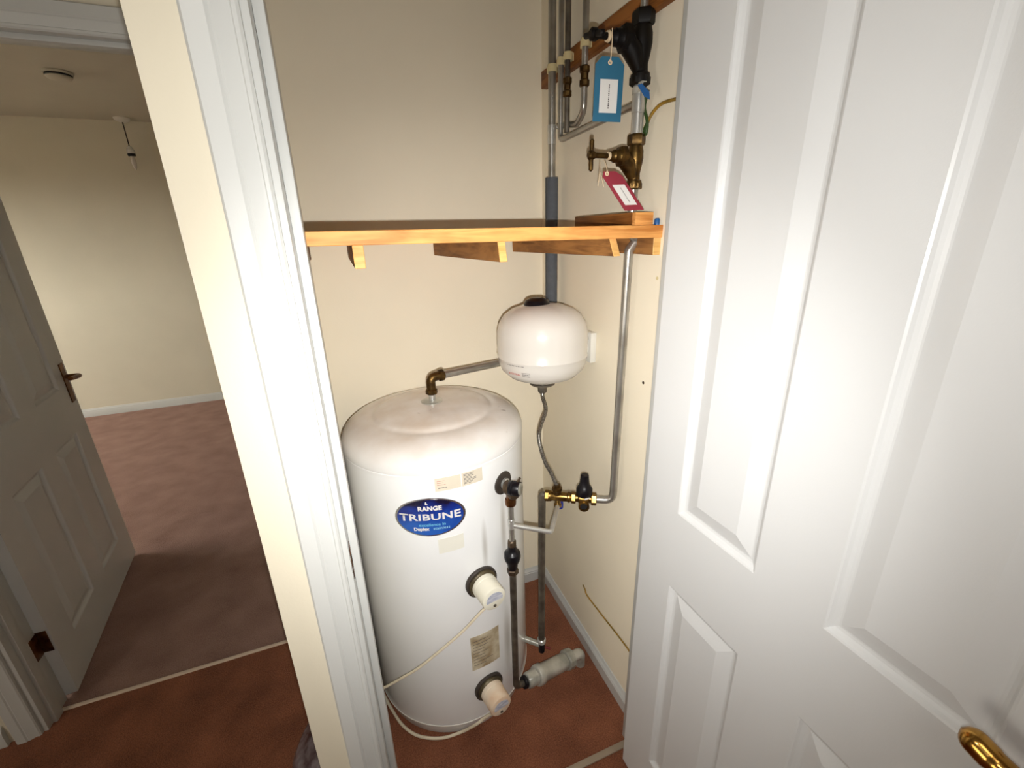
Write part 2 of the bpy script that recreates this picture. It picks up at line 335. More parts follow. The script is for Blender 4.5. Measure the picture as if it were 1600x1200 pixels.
# skirting
def skirt_profile(h): return [(0, 0), (0.014, 0), (0.014, h*0.66), (0.0115, h*0.72), (0.0125, h*0.78), (0.009, h*0.84), (0.006, h*0.93), (0.004, h), (0, h)]
def skirting(name, p0, p1, nrm, h, label):
    p0 = Vector(p0); p1 = Vector(p1); nrm = Vector(nrm)
    return struct(MB().prism([p0+nrm*a+Vector((0, 0, b)) for a, b in skirt_profile(h)], p1-p0).build(name, 'gloss', smooth=30), label)
skirting('baseboard_back', (-0.08, 1.4655, 0), (0.676, 1.4655, 0), (0, -1, 0), 0.066, 'white skirting along the cupboard back wall')
skirting('baseboard_right', (0.6755, 0.762, 0), (0.6755, 1.452, 0), (-1, 0, 0), 0.066, 'white moulded skirting along the cupboard right wall')
skirting('baseboard_bedroom', (-4.2, 4.8495, 0), (1.3, 4.8495, 0), (0, -1, 0), 0.075, 'white skirting along the far wall of the room beyond')
skirting('baseboard_landing', (-2.0, 1.4655, 0), (-1.20, 1.4655, 0), (0, -1, 0), 0.075, 'white skirting left of the far doorway')

# ------------------------------------------------------------------ door frames
ARCH = [(0, 0), (0, 0.0165), (0.003, 0.0195), (0.025, 0.0195), (0.0285, 0.0165), (0.0315, 0.0172), (0.044, 0.0115), (0.0495, 0.0100), (0.0512, 0.0122), (0.0555, 0.0112), (0.0588, 0.008), (0.0588, 0)]
def arch_v(mb, x_out, sgn, yf, z0, z1):
    mb.prism([(x_out+sgn*u, yf-v, z0) for u, v in ARCH], (0, 0, z1-z0)); return mb
def arch_h(mb, x0, x1, z_in, yf):
    mb.prism([(x0, yf-v, z_in+0.0588-u) for u, v in ARCH], (x1-x0, 0, 0)); return mb
# cupboard frame
f1 = empty('trim_1', (0.29, 0.72, 0), 'white moulded door frame around the cupboard opening', kind='structure')
H1 = 2.02
arch_v(MB(), -0.1240, 1, 0.6795, 0, H1+0.07).build('architrave', 'gloss', f1, smooth=25)
arch_v(MB(), 0.7000, -1, 0.6795, 0, H1+0.07).build('architrave', 'gloss', f1, smooth=25)
arch_h(MB(), -0.0652, 0.6412, H1+0.009, 0.6795).build('architrave', 'gloss', f1, smooth=25)
MB().box((-0.0810, 0.680, 0), (-0.0561, 0.757, H1+0.025), 0.0015).build('door_lining', 'gloss', f1)
MB().box((0.632, 0.680, 0), (0.6565, 0.757, H1+0.025), 0.0015).build('door_lining', 'gloss', f1)
MB().box((-0.0561, 0.680, H1), (0.632, 0.757, H1+0.024), 0.0015).build('door_lining', 'gloss', f1)
MB().box((-0.0561, 0.720, 0), (-0.0423, 0.7565, H1), 0.0015).build('door_stop', 'gloss', f1)
MB().box((0.619, 0.720, 0), (0.632, 0.7565, H1), 0.0015).build('door_stop', 'gloss', f1)
k = MB().box((-0.0562, 0.694, 0.915), (-0.0548, 0.712, 0.985), 0.0004).build('strike_plate', 'oldbrass', f1)
MB().box((-0.0549, 0.699, 0.936), (-0.0545, 0.709, 0.962)).build('latch_hole', 'dark', k)
struct(MB().box((-0.0555, 0.721, 0.0), (0.6185, 0.740, 0.007), 0.003).build('trim_2', 'strip'), 'pale carpet bar across the cupboard threshold')
# far doorway frame
f2 = empty('trim_3', (-0.70, 1.52, 0), 'white moulded door frame of the far doorway', kind='structure')
H2 = 1.951
arch_v(MB(), -1.1775, 1, 1.4655, 0, H2+0.055).build('architrave', 'gloss', f2, smooth=25)
arch_h(MB(), -1.1187, -0.2725, H2-0.003, 1.4655).build('architrave', 'gloss', f2, smooth=25)
MB().box((-1.1295, 1.4660, 0), (-1.105, 1.5755, H2), 0.0015).build('door_lining', 'gloss', f2)
MB().box((-0.2900, 1.4660, 0), (-0.2655, 1.5755, H2), 0.0015).build('door_lining', 'gloss', f2)
MB().box((-1.1295, 1.4660, H2), (-0.2655, 1.5755, H2+0.024), 0.0015).build('door_lining', 'gloss', f2)
MB().box((-1.105, 1.4900, 0), (-1.093, 1.525, H2), 0.0015).build('door_stop', 'gloss', f2)
MB().box((-1.105, 1.4900, H2-0.012), (-0.290, 1.525, H2), 0.0015).build('door_stop', 'gloss', f2)
struct(MB().box((-1.103, 1.524, 0.0), (-0.292, 1.5375, 0.006), 0.002).build('trim_4', 'strip_pale'), 'narrow pale carpet bar across the far doorway')

# ------------------------------------------------------------------ doors
RINGS = [(0.0, 0.0), (0.003, -0.0015), (0.006, -0.0055), (0.010, -0.0085), (0.014, -0.0095), (0.0165, -0.0095), (0.020, -0.0085), (0.034, -0.0040), (0.0455, -0.0012), (0.048, -0.0012)]
def door(name, hinge, ang, width, height, thick, stile, mull, rails, label):
    """leaf runs from the hinge along s; visible face at t=0, body goes to t=thick behind it"""
    a = math.radians(ang)
    S = Vector((math.sin(a), -math.cos(a), 0)); T = Vector((math.cos(a), math.sin(a), 0))
    def P(s, t, z): return Vector((hinge[0], hinge[1], 0)) + S*s + T*t + Vector((0, 0, z))
    xs = [0, stile, (width-mull)/2, (width+mull)/2, width-stile, width]
    zs = [0.012] + rails + [height]
    holes = {(1, 1), (3, 1), (1, 3), (3, 3)}
    mb = MB(); bm = mb.bm
    for t in (0, thick):
        for i in range(5):
            for j in range(len(zs)-1):
                if (i, j) in holes: continue
                q = [P(xs[i], t, zs[j]), P(xs[i+1], t, zs[j]), P(xs[i+1], t, zs[j+1]), P(xs[i], t, zs[j+1])]
                if t: q.reverse()
                bm.faces.new([bm.verts.new(v) for v in q])
    for j in range(len(zs)-1):
        for s in (0, width): bm.faces.new([bm.verts.new(P(s, t, z)) for t, z in ((0, zs[j]), (thick, zs[j]), (thick, zs[j+1]), (0, zs[j+1]))])
    for i in range(5):
        for z in (zs[0], zs[-1]): bm.faces.new([bm.verts.new(P(s, t, z)) for s, t in ((xs[i], 0), (xs[i+1], 0), (xs[i+1], thick), (xs[i], thick))])
    bmesh.ops.remove_doubles(bm, verts=bm.verts[:], dist=1e-5)
    root = mb.build(name, 'door', smooth=20, origin=(hinge[0], hinge[1], 0)); struct(root, label)
    for (i, j) in sorted(holes):
        mb = MB(); bm = mb.bm
        for side in (0, 1):
            prev = None
            for ins, dep in RINGS:
                t = -dep if side == 0 else thick+dep
                ring = [bm.verts.new(P(s, t, z)) for s, z in ((xs[i]+ins, zs[j]+ins), (xs[i+1]-ins, zs[j]+ins), (xs[i+1]-ins, zs[j+1]-ins), (xs[i]+ins, zs[j+1]-ins))]
                if prev:
                    for k in range(4): bm.faces.new((prev[k], prev[(k+1) % 4], ring[(k+1) % 4], ring[k]))
                prev = ring
            bm.faces.new(prev)
        mb.build('door_panel', 'door', root, smooth=12)
    return root, P
# cupboard door, open towards the viewer
d1, P1 = door('door_1', (0.578, 0.695), 1.0, 0.685, 1.99, 0.040, 0.101, 0.117, [0.165, 0.755, 0.941, 1.86], 'white four-panel cupboard door standing open at the right')
for z in (0.22, 1.72):
    hg = MB().tube([P1(-0.006, 0.044, z-0.05), P1(-0.006, 0.044, z+0.05)], 0.005).build('hinge', 'oldbrass', d1)
pl = MB()
ps = [P1(0.622, -0.004, 0.90), P1(0.658, -0.004, 0.90), P1(0.658, 0.0, 0.90), P1(0.622, 0.0, 0.90)]
pl.hexa(ps+[p+Vector((0, 0, 0.15)) for p in ps], 0.0015)
hp = pl.build('handle_plate', 'brasslever', d1)
hl = MB().tube(spline([P1(0.640, 0.0, 0.985), P1(0.640, -0.03, 0.985), P1(0.632, -0.046, 0.985), P1(0.612, -0.049, 0.986), P1(0.592, -0.049, 0.990), P1(0.580, -0.049, 0.994), P1(0.567, -0.049, 0.998)], 6), [0.0085]*12+[0.0105]*6+[0.0125]*6+[0.0135]*6+[0.0135, 0.0133, 0.0127, 0.0116, 0.0098, 0.0070, 0.001], 16).build('door_handle', 'brasslever', d1)
# far door, open into the room beyond; mirrored so the visible face looks towards the viewer
ang2 = math.degrees(math.atan2(-0.103, -0.806))
d2, P2 = door('door_2', (-1.076, 1.585), ang2, 0.812, 1.935, 0.045, 0.122, 0.122, [0.175, 0.738, 0.93, 1.83], 'white four-panel door open into the room beyond')
pl = MB(); ps = [P2(0.752, -0.004, 0.852), P2(0.790, -0.004, 0.852), P2(0.790, 0.0, 0.852), P2(0.752, 0.0, 0.852)]
pl.hexa(ps+[p+Vector((0, 0, 0.172)) for p in ps], 0.001); pl.build('handle_plate', 'oldbrass', d2)
MB().tube(spline([P2(0.772, 0.0, 0.965), P2(0.772, -0.035, 0.965), P2(0.765, -0.05, 0.965), P2(0.745, -0.053, 0.967), P2(0.70, -0.053, 0.972), P2(0.665, -0.053, 0.978)], 5), 0.009, 10).build('door_handle', 'oldbrass', d2)
for z in (0.256, 1.70):
    hb = MB().box((-1.119, 1.5788, z-0.042), (-1.080, 1.5805, z+0.042), 0.0003, rot=None)
    hb.tube([(-1.124, 1.571, z-0.042), (-1.124, 1.571, z+0.042)], 0.0065, 10)
    hb.box((-1.1265, 1.540, z-0.042), (-1.1045, 1.575, z+0.042), 0.0005)
    hb.build('hinge', 'oldbrass', d2)

# ------------------------------------------------------------------ hot water cylinder
TX, TY, TR = 0.195, 1.200, 0.262
TC = Vector((TX, TY, 0))
def onT(phi, z, off=0.0):
    a = math.radians(phi); return Vector((TX+(TR+off)*math.sin(a), TY-(TR+off)*math.cos(a), z))
tank = empty('hot_water_cylinder', (TX, TY, 0), 'large white hot water cylinder standing on the cupboard floor', 'water tank')
MB().lathe((TX, TY, 0), (0, 0, 1), [(0.246, 0.0), (0.250, 0.006), (0.2535, 0.030), (0.2605, 0.046), (TR, 0.052), (TR, 0.50), (TR, 0.9415), (0.2605, 0.943), (0.2605, 0.945)], 96).build('body', 'tank', tank, 30, origin=(TX, TY, 0))
MB().lathe((TX, TY, 0), (0, 0, 1), [(0.2550, 0.9452), (0.2632, 0.9452), (0.2638, 0.950), (0.2630, 0.962), (0.2585, 0.976), (0.249, 0.989), (0.234, 1.001), (0.214, 1.0105), (0.196, 1.0150), (0.184, 1.0162), (0.176, 1.0160), (0.171, 1.0172), (0.166, 1.0210), (0.161, 1.0245), (0.150, 1.0280), (0.12, 1.0335), (0.07, 1.0375), (0.03, 1.0385), (0, 1.0385)], 96).build('lid', 'tank', tank, 50, origin=(TX, TY, 0))
MB().lathe((TX, TY, 0.0), (0, 0, 1), [(0.2622, 0.0525), (0.2632, 0.0530), (0.2632, 0.0550), (0.2622, 0.0556)], 96, closed=False).build('base_ring', 'ghost', tank)
MB().lathe((TX, TY, 1.0375), (0, 0, 1), [(0.031, 0), (0.031, 0.003), (0.027, 0.0042), (0.015, 0.0045)], 32).build('outlet_collar', 'galv', tank)

def patch(ph0, ph1, z0, z1, off, m, name, parent, shape=None, tilt=0.0, nx=10, nz=4, label=None):
    """thin sticker following the cylinder"""
    mb = MB(); bm = mb.bm; g = []
    for i in range(nx+1):
        row = []
        for j in range(nz+1):
            f = i/nx; h = j/nz
            row.append(bm.verts.new(onT(ph0+(ph1-ph0)*f, z0+(z1-z0)*h+tilt*(f-0.5), off)))
        g.append(row)
    for i in range(nx):
        for j in range(nz): bm.faces.new((g[i][j], g[i+1][j], g[i+1][j+1], g[i][j+1]))
    r = bmesh.ops.extrude_face_region(bm, geom=bm.faces[:])
    for v in r['geom']:
        if isinstance(v, bmesh.types.BMVert):
            d = (TC-v.co); d.z = 0; v.co += d.normalized()*(off-0.0002)
    o = mb.build(name, m, parent, 30)
    if label: o['label'] = label
    return o
def rows(parent, name, m, ph0, ph1, z0, z1, off, n, tilt, seed, th=0.0011):
    rd = random.Random(seed); mb = MB(); bm = mb.bm
    for k in range(n):
        z = z1-(z1-z0)*(k+0.5)/n; a = ph0; end = ph0+(ph1-ph0)*rd.uniform(0.55, 1.0)
        while a < end:
            b = min(a+rd.uniform(0.35, 1.1), end)
            za = z+tilt*(a-ph0)/(ph1-ph0); zb = z+tilt*(b-ph0)/(ph1-ph0)
            bm.faces.new([bm.verts.new(onT(p, q, off)) for p, q in ((a, za-th/2), (b, zb-th/2), (b, zb+th/2), (a, za+th/2))])
            a = b+0.18
    return mb.build(name, m, parent, 0)
# badge: oval, blue with lettering
BPH, BZ, BW, BH = -16.0, 0.8245, 0.0905, 0.0565
def oval(off, kx, mname, name, parent, thick=0.002, n=48):
    mb = MB(); bm = mb.bm
    def pt(a, k, o): return onT(BPH+math.degrees(BW*k*math.cos(a)/TR), BZ+BH*k*math.sin(a)-0.004*k*math.cos(a)*0, o)
    prev = None
    for k in (1.0, 0.8, 0.55, 0.3, 0.1):
        ring = [bm.verts.new(pt(2*math.pi*i/n, k*kx, off)) for i in range(n)]
        if prev:
            for i in range(n): bm.faces.new((prev[i], prev[(i+1) % n], ring[(i+1) % n], ring[i]))
        else:
            low = [bm.verts.new(pt(2*math.pi*i/n, k*kx, off-thick)) for i in range(n)]
            for i in range(n): bm.faces.new((low[i], low[(i+1) % n], ring[(i+1) % n], ring[i]))
        prev = ring
    bm.faces.new(prev)
    return mb.build(name, mname, parent, 40)
bdg = oval(0.0022, 1.0, 'badge_rim', 'badge', tank); bdg['label'] = 'oval blue maker badge with chrome rim'
oval(0.0028, 0.935, 'badge', 'badge_face', bdg, 0.0008)
def text(s, size, fn, name, m, parent, bold=0.0, space=1.0):
    c = bpy.data.curves.new('txt', 'FONT'); c.body = s; c.size = size; c.align_x = 'CENTER'; c.align_y = 'CENTER'; c.offset = bold; c.space_character = space
    c.resolution_u = 3
    o = bpy.data.objects.new('txt', c); COL.objects.link(o)
    bpy.context.view_layer.update()
    dg = bpy.context.evaluated_depsgraph_get(); me = bpy.data.meshes.new_from_object(o.evaluated_get(dg))
    bpy.data.objects.remove(o); bm = bmesh.new(); bm.from_mesh(me); bpy.data.meshes.remove(me)
    bmesh.ops.subdivide_edges(bm, edges=[e for e in bm.edges if e.calc_length() > size*0.25], cuts=3)
    for v in bm.verts: v.co = fn(v.co.x, v.co.y)
    mb = MB(); mb.bm.free(); mb.bm = bm
    return mb.build(name, m, parent, 0)
def onbadge(x0, z0, sx=1.0, arch=0.0, grow=0.0, slant=0.0):
    def f(x, y):
        X = (x*sx)+x0; y = y*(1+grow*(x*sx/0.07)**2)
        return onT(BPH+math.degrees(X/TR), BZ+z0+y+arch*x*x+slant*x, 0.0034)
    return f
text('RANGE', 0.0172, onbadge(0.001, 0.0265, 1.02), 'badge_lettering', 'white', bdg, 0.0009, 1.05)
text('TRIBUNE', 0.0255, onbadge(0.000, 0.001, 1.46, 0.0, 0.18), 'badge_lettering', 'white', bdg, 0.0007, 1.05)
text('excellence in', 0.0122, onbadge(0.004, -0.0215, 1.06), 'badge_lettering', mat('sky_print', (110, 190, 214), 0.4), bdg, 0.0001)
text('Duplex', 0.0128, onbadge(-0.0245, -0.0335, 1.02), 'badge_lettering', 'white', bdg, 0.0006)
text('stainless', 0.0120, onbadge(0.0265, -0.0330, 1.06), 'badge_lettering', mat('sky_print_pale', (140, 200, 222), 0.4), bdg, 0.0001)
mb = MB(); bm = mb.bm
for poly in ([(-0.0035, 0.0405), (0.0045, 0.0390), (0.0018, 0.0415), (0.0006, 0.0445), (-0.0006, 0.0495), (-0.0030, 0.0460)],):
    bm.faces.new([bm.verts.new(onT(BPH+math.degrees((x-0.006)/TR), BZ+z-0.001, 0.0034)) for x, z in poly])
mb.build('badge_emblem', 'white', bdg, 0)
# stickers
s1 = patch(-11.8, 2.4, 0.898, 0.9345, 0.0010, 'palelabel', 'label', tank, tilt=0.002, label='pale yellow instruction label left half')
rows(s1, 'label_print', 'redprint', -10.6, -4.5, 0.912, 0.928, 0.0014, 3, 0.001, 3)
rows(s1, 'label_print', 'print', -10.2, -3.0, 0.902, 0.910, 0.0014, 1, 0.001, 8, 0.002)
s2 = patch(3.0, 15.4, 0.899, 0.9365, 0.0010, 'palelabel', 'label', tank, tilt=0.001, label='pale yellow instruction label right half')
rows(s2, 'label_print', 'print', 4.0, 11.5, 0.903, 0.933, 0.0014, 8, 0.001, 5, 0.0016)
patch(-13.0, 1.6, 0.712, 0.757, 0.0009, 'ghost', 'label', tank, tilt=0.006, label='blank faded label below the blue badge')
s3 = patch(0.8, 21.5, 0.260, 0.390, 0.0009, 'torn', 'label', tank, tilt=-0.006, label='torn brown-stained data label low on the cylinder')
rows(s3, 'label_print', 'print', 2.2, 16.0, 0.275, 0.380, 0.0013, 9, -0.004, 11, 0.0022)
# immersion heaters
def heater(ph, z, capm, seed):
    a = math.radians(ph); d = Vector((math.sin(a), -math.cos(a), 0)); o = onT(ph, z)
    root = MB().lathe(o-d*0.012, d, [(0.0, 0), (0.046, 0), (0.0475, 0.010), (0.0475, 0.017), (0.044, 0.0195), (0.0405, 0.0195)], 40).build('immersion_heater', 'rubber', tank)
    MB().lathe(o, d, [(0.0415, 0.0), (0.0415, 0.013), (0.0385, 0.017), (0.030, 0.017)], 36).build('brass_collar', 'ring', root)
    cap = MB().lathe(o, d, [(0.0360, 0.010), (0.0360, 0.030), (0.0350, 0.031), (0.0350, 0.070), (0.0335, 0.0745), (0.030, 0.0762), (0.0, 0.0762)], 40).build('heater_cap', capm, root)
    u = Vector((math.cos(a), math.sin(a), 0)); f = o+d*0.0766
    mb = MB(); n = 20
    mb.prism([f+u*(0.0245*math.cos(t))+Vector((0, 0, 0.001+0.021*math.sin(t))) for t in [math.pi*2*i/n for i in range(n)] if True and math.sin(t) > -0.55], d*0.0006)
    mb.build('cap_label', 'labelblue', root)
    MB().lathe(f+Vector((0, 0, -0.0205)), d, [(0.0045, -0.001), (0.0045, 0.0012), (0.003, 0.0018), (0, 0.0018)], 14).build('screw', 'dpipe', root)
    return root, o, d
h1, o1, dd1 = heater(10.7, 0.581, 'cream_plastic', 1)
h2, o2, dd2 = heater(11.5, 0.170, 'aged_plastic', 2)
# temperature relief valve on the shoulder
rv_a = math.radians(31); rd_ = Vector((math.sin(rv_a), -math.cos(rv_a), 0)); ro = onT(31, 0.858)
rv = MB().lathe(ro-rd_*0.004, rd_, [(0.0, 0), (0.033, 0), (0.033, 0.006), (0.029, 0.009), (0.016, 0.0095)], 36).build('relief_valve', 'rubber', tank)
MB().lathe(ro, rd_, [(0.0155, 0.003), (0.0155, 0.011), (0.0125, 0.0125)], 24).build('valve_neck', 'steelb', rv)
VX = Vector((0.3375, 0.940, 0.845))
MB().lathe(ro+rd_*0.008, (VX-ro+Vector((0, 0, 0.006))), [(0.012, 0), (0.0125, 0.012), (0.0175, 0.018), (0.0185, 0.030), (0.0185, 0.046), (0.0150, 0.052)], 24).build('valve_body', 'dbronze', rv)
vd = Vector((0.74, -0.62, 0.06)).normalized(); kb = Vector((0.331, 0.932, 0.867))
MB().lathe(kb-vd*0.012, vd, [(0.0150, 0), (0.0185, 0.008), (0.0185, 0.016)], 24).build('valve_bonnet', 'dbronze', rv)
kn = MB().lathe(kb, vd, [(0.0175, 0), (0.0200, 0.004), (0.0200, 0.010), (0.0185, 0.012), (0.0200, 0.014), (0.0200, 0.028), (0.0185, 0.031)], 28).build('valve_knob', 'black', rv)
MB().lathe(kb+vd*0.0295, vd, [(0.0165, 0), (0.0165, 0.0035), (0.014, 0.0048), (0, 0.0048)], 24).build('knob_cap', 'galv', kn)
MB().tube([kb+vd*0.020+Vector((0.004, 0, 0.018)), kb+vd*0.024+Vector((0.008, 0, 0.030))], 0.0032, 8).build('test_lever', 'dbronze', kn)
MB().lathe((VX.x, VX.y, 0.845), (0, 0, -1), [(0.0115, 0), (0.0115, 0.016), (0.0145, 0.018), (0.0155, 0.026), (0.0145, 0.036), (0.0095, 0.038)], 20).build('valve_outlet', 'oldbrass', rv)

# heater cables
c1 = MB().tube(spline([tuple(o1+dd1*0.055+Vector((0, 0, -0.033))), (0.225, 0.892, 0.527), (0.175, 0.9, 0.474), (0.111, 0.91, 0.421), (0.047, 0.925, 0.367), (0.002, 0.945, 0.328), (-0.048, 0.97, 0.284), (-0.1, 1, 0.244)], 8), 0.0036, 10).build('heater_cable', 'cable')
tag(c1, 'white cable hanging from the upper immersion heater across the cylinder', 'cable')
c2 = MB().tube(spline([tuple(o2+dd2*0.060+Vector((0, 0, -0.033))), (0.222, 0.915, 0.081), (0.195, 0.92, 0.06), (0.152, 0.946, 0.012), (0.088, 0.956, 0.006), (0.023, 0.988, 0.006), (-0.02, 1.038, 0.006), (-0.047, 1.101, 0.006), (-0.068, 1.164, 0.006)], 8), 0.0045, 10).build('heater_cable', 'cable')
tag(c2, 'white cable from the lower immersion heater lying round the cylinder base', 'cable')

# ------------------------------------------------------------------ plumbing
def compression(o, d, r, h=0.020, m='brass', name='compression_nut', parent=None):
    return MB().hexnut(o, d, r, h).build(name, m, parent)
# hot outlet: elbow on the dome, run behind the vessel, riser in the corner
HP = empty('hot_outlet_pipe', (0.195, 1.2, 1.04), 'grey pipe leaving the cylinder top by a brass elbow and rising in the corner', 'pipe')
MB().tube([(0.197, 1.2, 1.038), (0.197, 1.2, 1.066)], 0.0095, 18).build('pipe_stub', 'steelb', HP)
eb = MB().tube(fillet([(0.197, 1.2, 1.068), (0.197, 1.2, 1.112), (0.236, 1.2105, 1.1105)], 0.020), 0.0135, 18).build('elbow', 'bronze', HP)
MB().lathe((0.197, 1.2, 1.060), (0, 0, 1), [(0.0135, 0), (0.0175, 0.003), (0.0175, 0.014), (0.014, 0.018)], 8).build('elbow_nut', 'bronze', eb)
MB().lathe((0.222, 1.2067, 1.111), (1, 0.268, -0.03), [(0.014, 0), (0.0178, 0.003), (0.0178, 0.014), (0.0135, 0.018)], 8).build('elbow_nut', 'bronze', eb)
MB().tube(fillet([(0.232, 1.2094, 1.1105), (0.640, 1.318, 1.105), (0.640, 1.318, CEIL-0.001)], 0.04), 0.0112, 18).build('pipe', 'steel', HP)
MB().lathe((0.640, 1.318, 1.19), (0, 0, 1), [(0.0115, 0), (0.0195, 0), (0.0195, 0.465), (0.0115, 0.465)], 24, closed=False).build('pipe_lagging', 'lag', HP)
MB().lathe((0.640, 1.318, 1.745), (0, 0, 1), [(0.0125, 0), (0.0125, 0.05)], 18).build('coupling', 'steelb', HP)
# looped pipe running to the main
q = MB().tube(fillet([(0.640, 1.262, CEIL-0.001), (0.640, 1.262, 1.746), (0.640, 0.905, 1.752)], 0.018), 0.0080, 14).build('looped_pipe', 'steel')
tag(q, 'grey pipe second from the corner turning at the bottom to join the main pipe', 'pipe')
t3 = empty('branch_pipe', (0.640, 1.224, 1.77), 'grey riser with brass coupling, third from the corner', 'pipe')
MB().tube([(0.640, 1.224, CEIL-0.001), (0.640, 1.224, 1.758)], 0.0078, 14).build('pipe', 'dpipe', t3)
MB().lathe((0.640, 1.224, 1.842), (0, 0, 1), [(0.0085, 0), (0.0125, 0.003), (0.0125, 0.014), (0.0095, 0.017), (0.0095, 0.030), (0.0125, 0.033), (0.0125, 0.044), (0.0085, 0.047)], 8).build('coupling', 'bronze', t3)
t4 = empty('offset_pipe', (0.646, 1.135, 1.80), 'grey riser with a verdigris coupling, furthest from the corner, bending back behind the others', 'pipe')
MB().tube(fillet([(0.640, 1.132, CEIL-0.001), (0.640, 1.132, 1.787), (0.652, 1.190, 1.772), (0.652, 1.300, 1.790)], 0.03), 0.0082, 14).build('pipe', 'steel', t4)
MB().lathe((0.640, 1.132, 1.842), (0, 0, 1), [(0.0088, 0), (0.0130, 0.003), (0.0130, 0.014), (0.0100, 0.017), (0.0100, 0.030), (0.0130, 0.033), (0.0130, 0.044), (0.0088, 0.047)], 8).build('coupling', 'bronze', t4)
# batten and clips
bt = MB().box((0.655, 0.765, 1.9140), (0.6755, 1.425, 1.9595), 0.0015).build('wall_batten', 'oldpine')
tag(bt, 'brown timber batten on the right wall behind the pipes near the top', 'batten')
for (y, lab) in ((1.318, 'yellowed pipe clip nearest the corner on the wall batten'), (1.262, 'yellowed pipe clip second from the corner on the wall batten'), (1.224, 'yellowed pipe clip third from the corner on the wall batten'), (1.132, 'yellowed pipe clip furthest from the corner on the wall batten')):
    rr = 0.0135 if y > 1.3 else 0.0105
    g = MB(); ring = [(rr*math.cos(t), rr*math.sin(t)) for t in [math.radians(55+290*i/14+0) for i in range(15)]]
    out = [((rr+0.003)*math.cos(t), (rr+0.003)*math.sin(t)) for t in [math.radians(55+290*i/14) for i in range(14, -1, -1)]]
    poly = [(0.640+a*-1, y+b, 1.926) for a, b in ring+out]
    g.prism(poly, (0, 0, 0.018)); g.box((0.640+rr, y-0.007, 1.926), (0.6552, y+0.007, 1.944), 0.001)
    tag(g.build('pipe_clip', 'clip'), lab, 'pipe clip', 'yellowed pipe clips on the wall batten')
# main
MP = empty('supply_pipe', (0.641, 0.90, 0.75), 'thick grey main pipe joining both stop valves and the brass control valve', 'pipe')
MB().tube([(0.641, 0.90, 1.885), (0.641, 0.90, CEIL-0.001)], 0.0078, 16).build('pipe', 'steel', MP)
MB().tube([(0.641, 0.90, 1.680), (0.641, 0.90, 1.800)], 0.0125, 20).build('pipe', 'steelb', MP)
MB().lathe((0.641, 0.90, 1.733), (0, 0, 1), [(0.0126, 0), (0.0136, 0.001), (0.0136, 0.045), (0.0126, 0.046)], 20).build('coupling', 'steelb', MP)
MB().tube(fillet([(0.641, 0.90, 1.600), (0.641, 0.90, 1.500), (0.660, 0.905, 1.474), (0.645, 0.909, 1.452), (0.647, 0.918, 0.752), (0.598, 0.947, 0.752)], [0.02, 0.008, 0.01, 0.026]), 0.0108, 18).build('pipe', 'steel', MP)
# stop valves
def stopvalve(name, m, z, k, ybar, label, hx, mouth):
    root = empty(name, (0.641, 0.90, z), label, 'valve'); c = Vector((0.641, 0.90, z)); up_ = Vector((0, 0, 1)); lf = Vector((-1, 0, 0))
    b = MB()
    b.lathe(c+up_*(-0.064*k), up_, [(0.0125*k, 0), (0.0165*k, 0.001), (0.0175*k, 0.006*k), (0.0165*k, 0.015*k), (0.0125*k, 0.018*k), (0.0120*k, 0.030*k), (0.0150*k, 0.045*k), (0.0175*k, 0.060*k), (0.0170*k, 0.074*k), (0.0140*k, 0.086*k)], 24)
    b.build('valve_body', m, root, 40)
    MB().tube([c+up_*(-0.042*k)+lf*0.004*k, c+up_*(-0.016*k)+lf*0.018*k, c+up_*(-0.004*k)+lf*0.032*k], [0.011*k, 0.0175*k, 0.0165*k], 18).build('valve_seat', m, root)
    MB().hexnut(c+up_*(0.022*k), up_, 0.0195*k, 0.022*k).build('valve_nut', m, root)
    MB().hexnut(c+up_*(-0.066*k), up_, 0.0185*k, 0.014*k).build('valve_nut', m, root)
    bn = MB().hexnut(c+lf*(0.026*k), lf, 0.0215*k, 0.018*k, 0.18)
    bn.lathe(c+lf*(0.042*k), lf, [(0.0165*k, 0), (0.0135*k, 0.004*k), (0.0130*k, 0.014*k), (0.0105*k, 0.017*k), (0.0095*k, 0.024*k)], 20)
    bn.build('bonnet', m, root)
    MB().lathe(c+lf*(0.0655*k), lf, [(0.0075*k, 0), (0.0085*k, 0.002), (0.0080*k, 0.006*k)], 16).build('packing', 'string', root)
    h = MB().tube([c+lf*(0.066*k), c+lf*hx], 0.0055*k, 12)
    h.lathe(c+lf*(hx-0.006*k), lf, [(0.0075*k, 0), (0.0095*k, 0.004*k), (0.0095*k, 0.012*k), (0.006*k, 0.015*k)], 14)
    L = 0.031*k; bd = Vector((0, 1, 0.25)).normalized() if ybar else Vector((0.02, 0, 1)); cc = c+lf*(hx+0.001)
    h.tube([cc-bd*L, cc-bd*(L-0.003), cc-bd*(L*0.6), cc, cc+bd*(L*0.6), cc+bd*(L-0.003), cc+bd*L], [0.002, 0.0048*k, 0.0050*k, 0.0040*k, 0.0050*k, 0.0048*k, 0.002], 12)
    h.build('valve_handle', m, root)
    return root
stopvalve('stop_valve', 'bronze', 1.650, 1.0, False, 'bronze stop valve with T handle just above the shelf, red tag tied on', 0.110, True)
stopvalve('stop_valve', 'blackp', 1.862, 1.18, True, 'blackened stop valve near the top right with the blue tag tied on', 0.112, True)
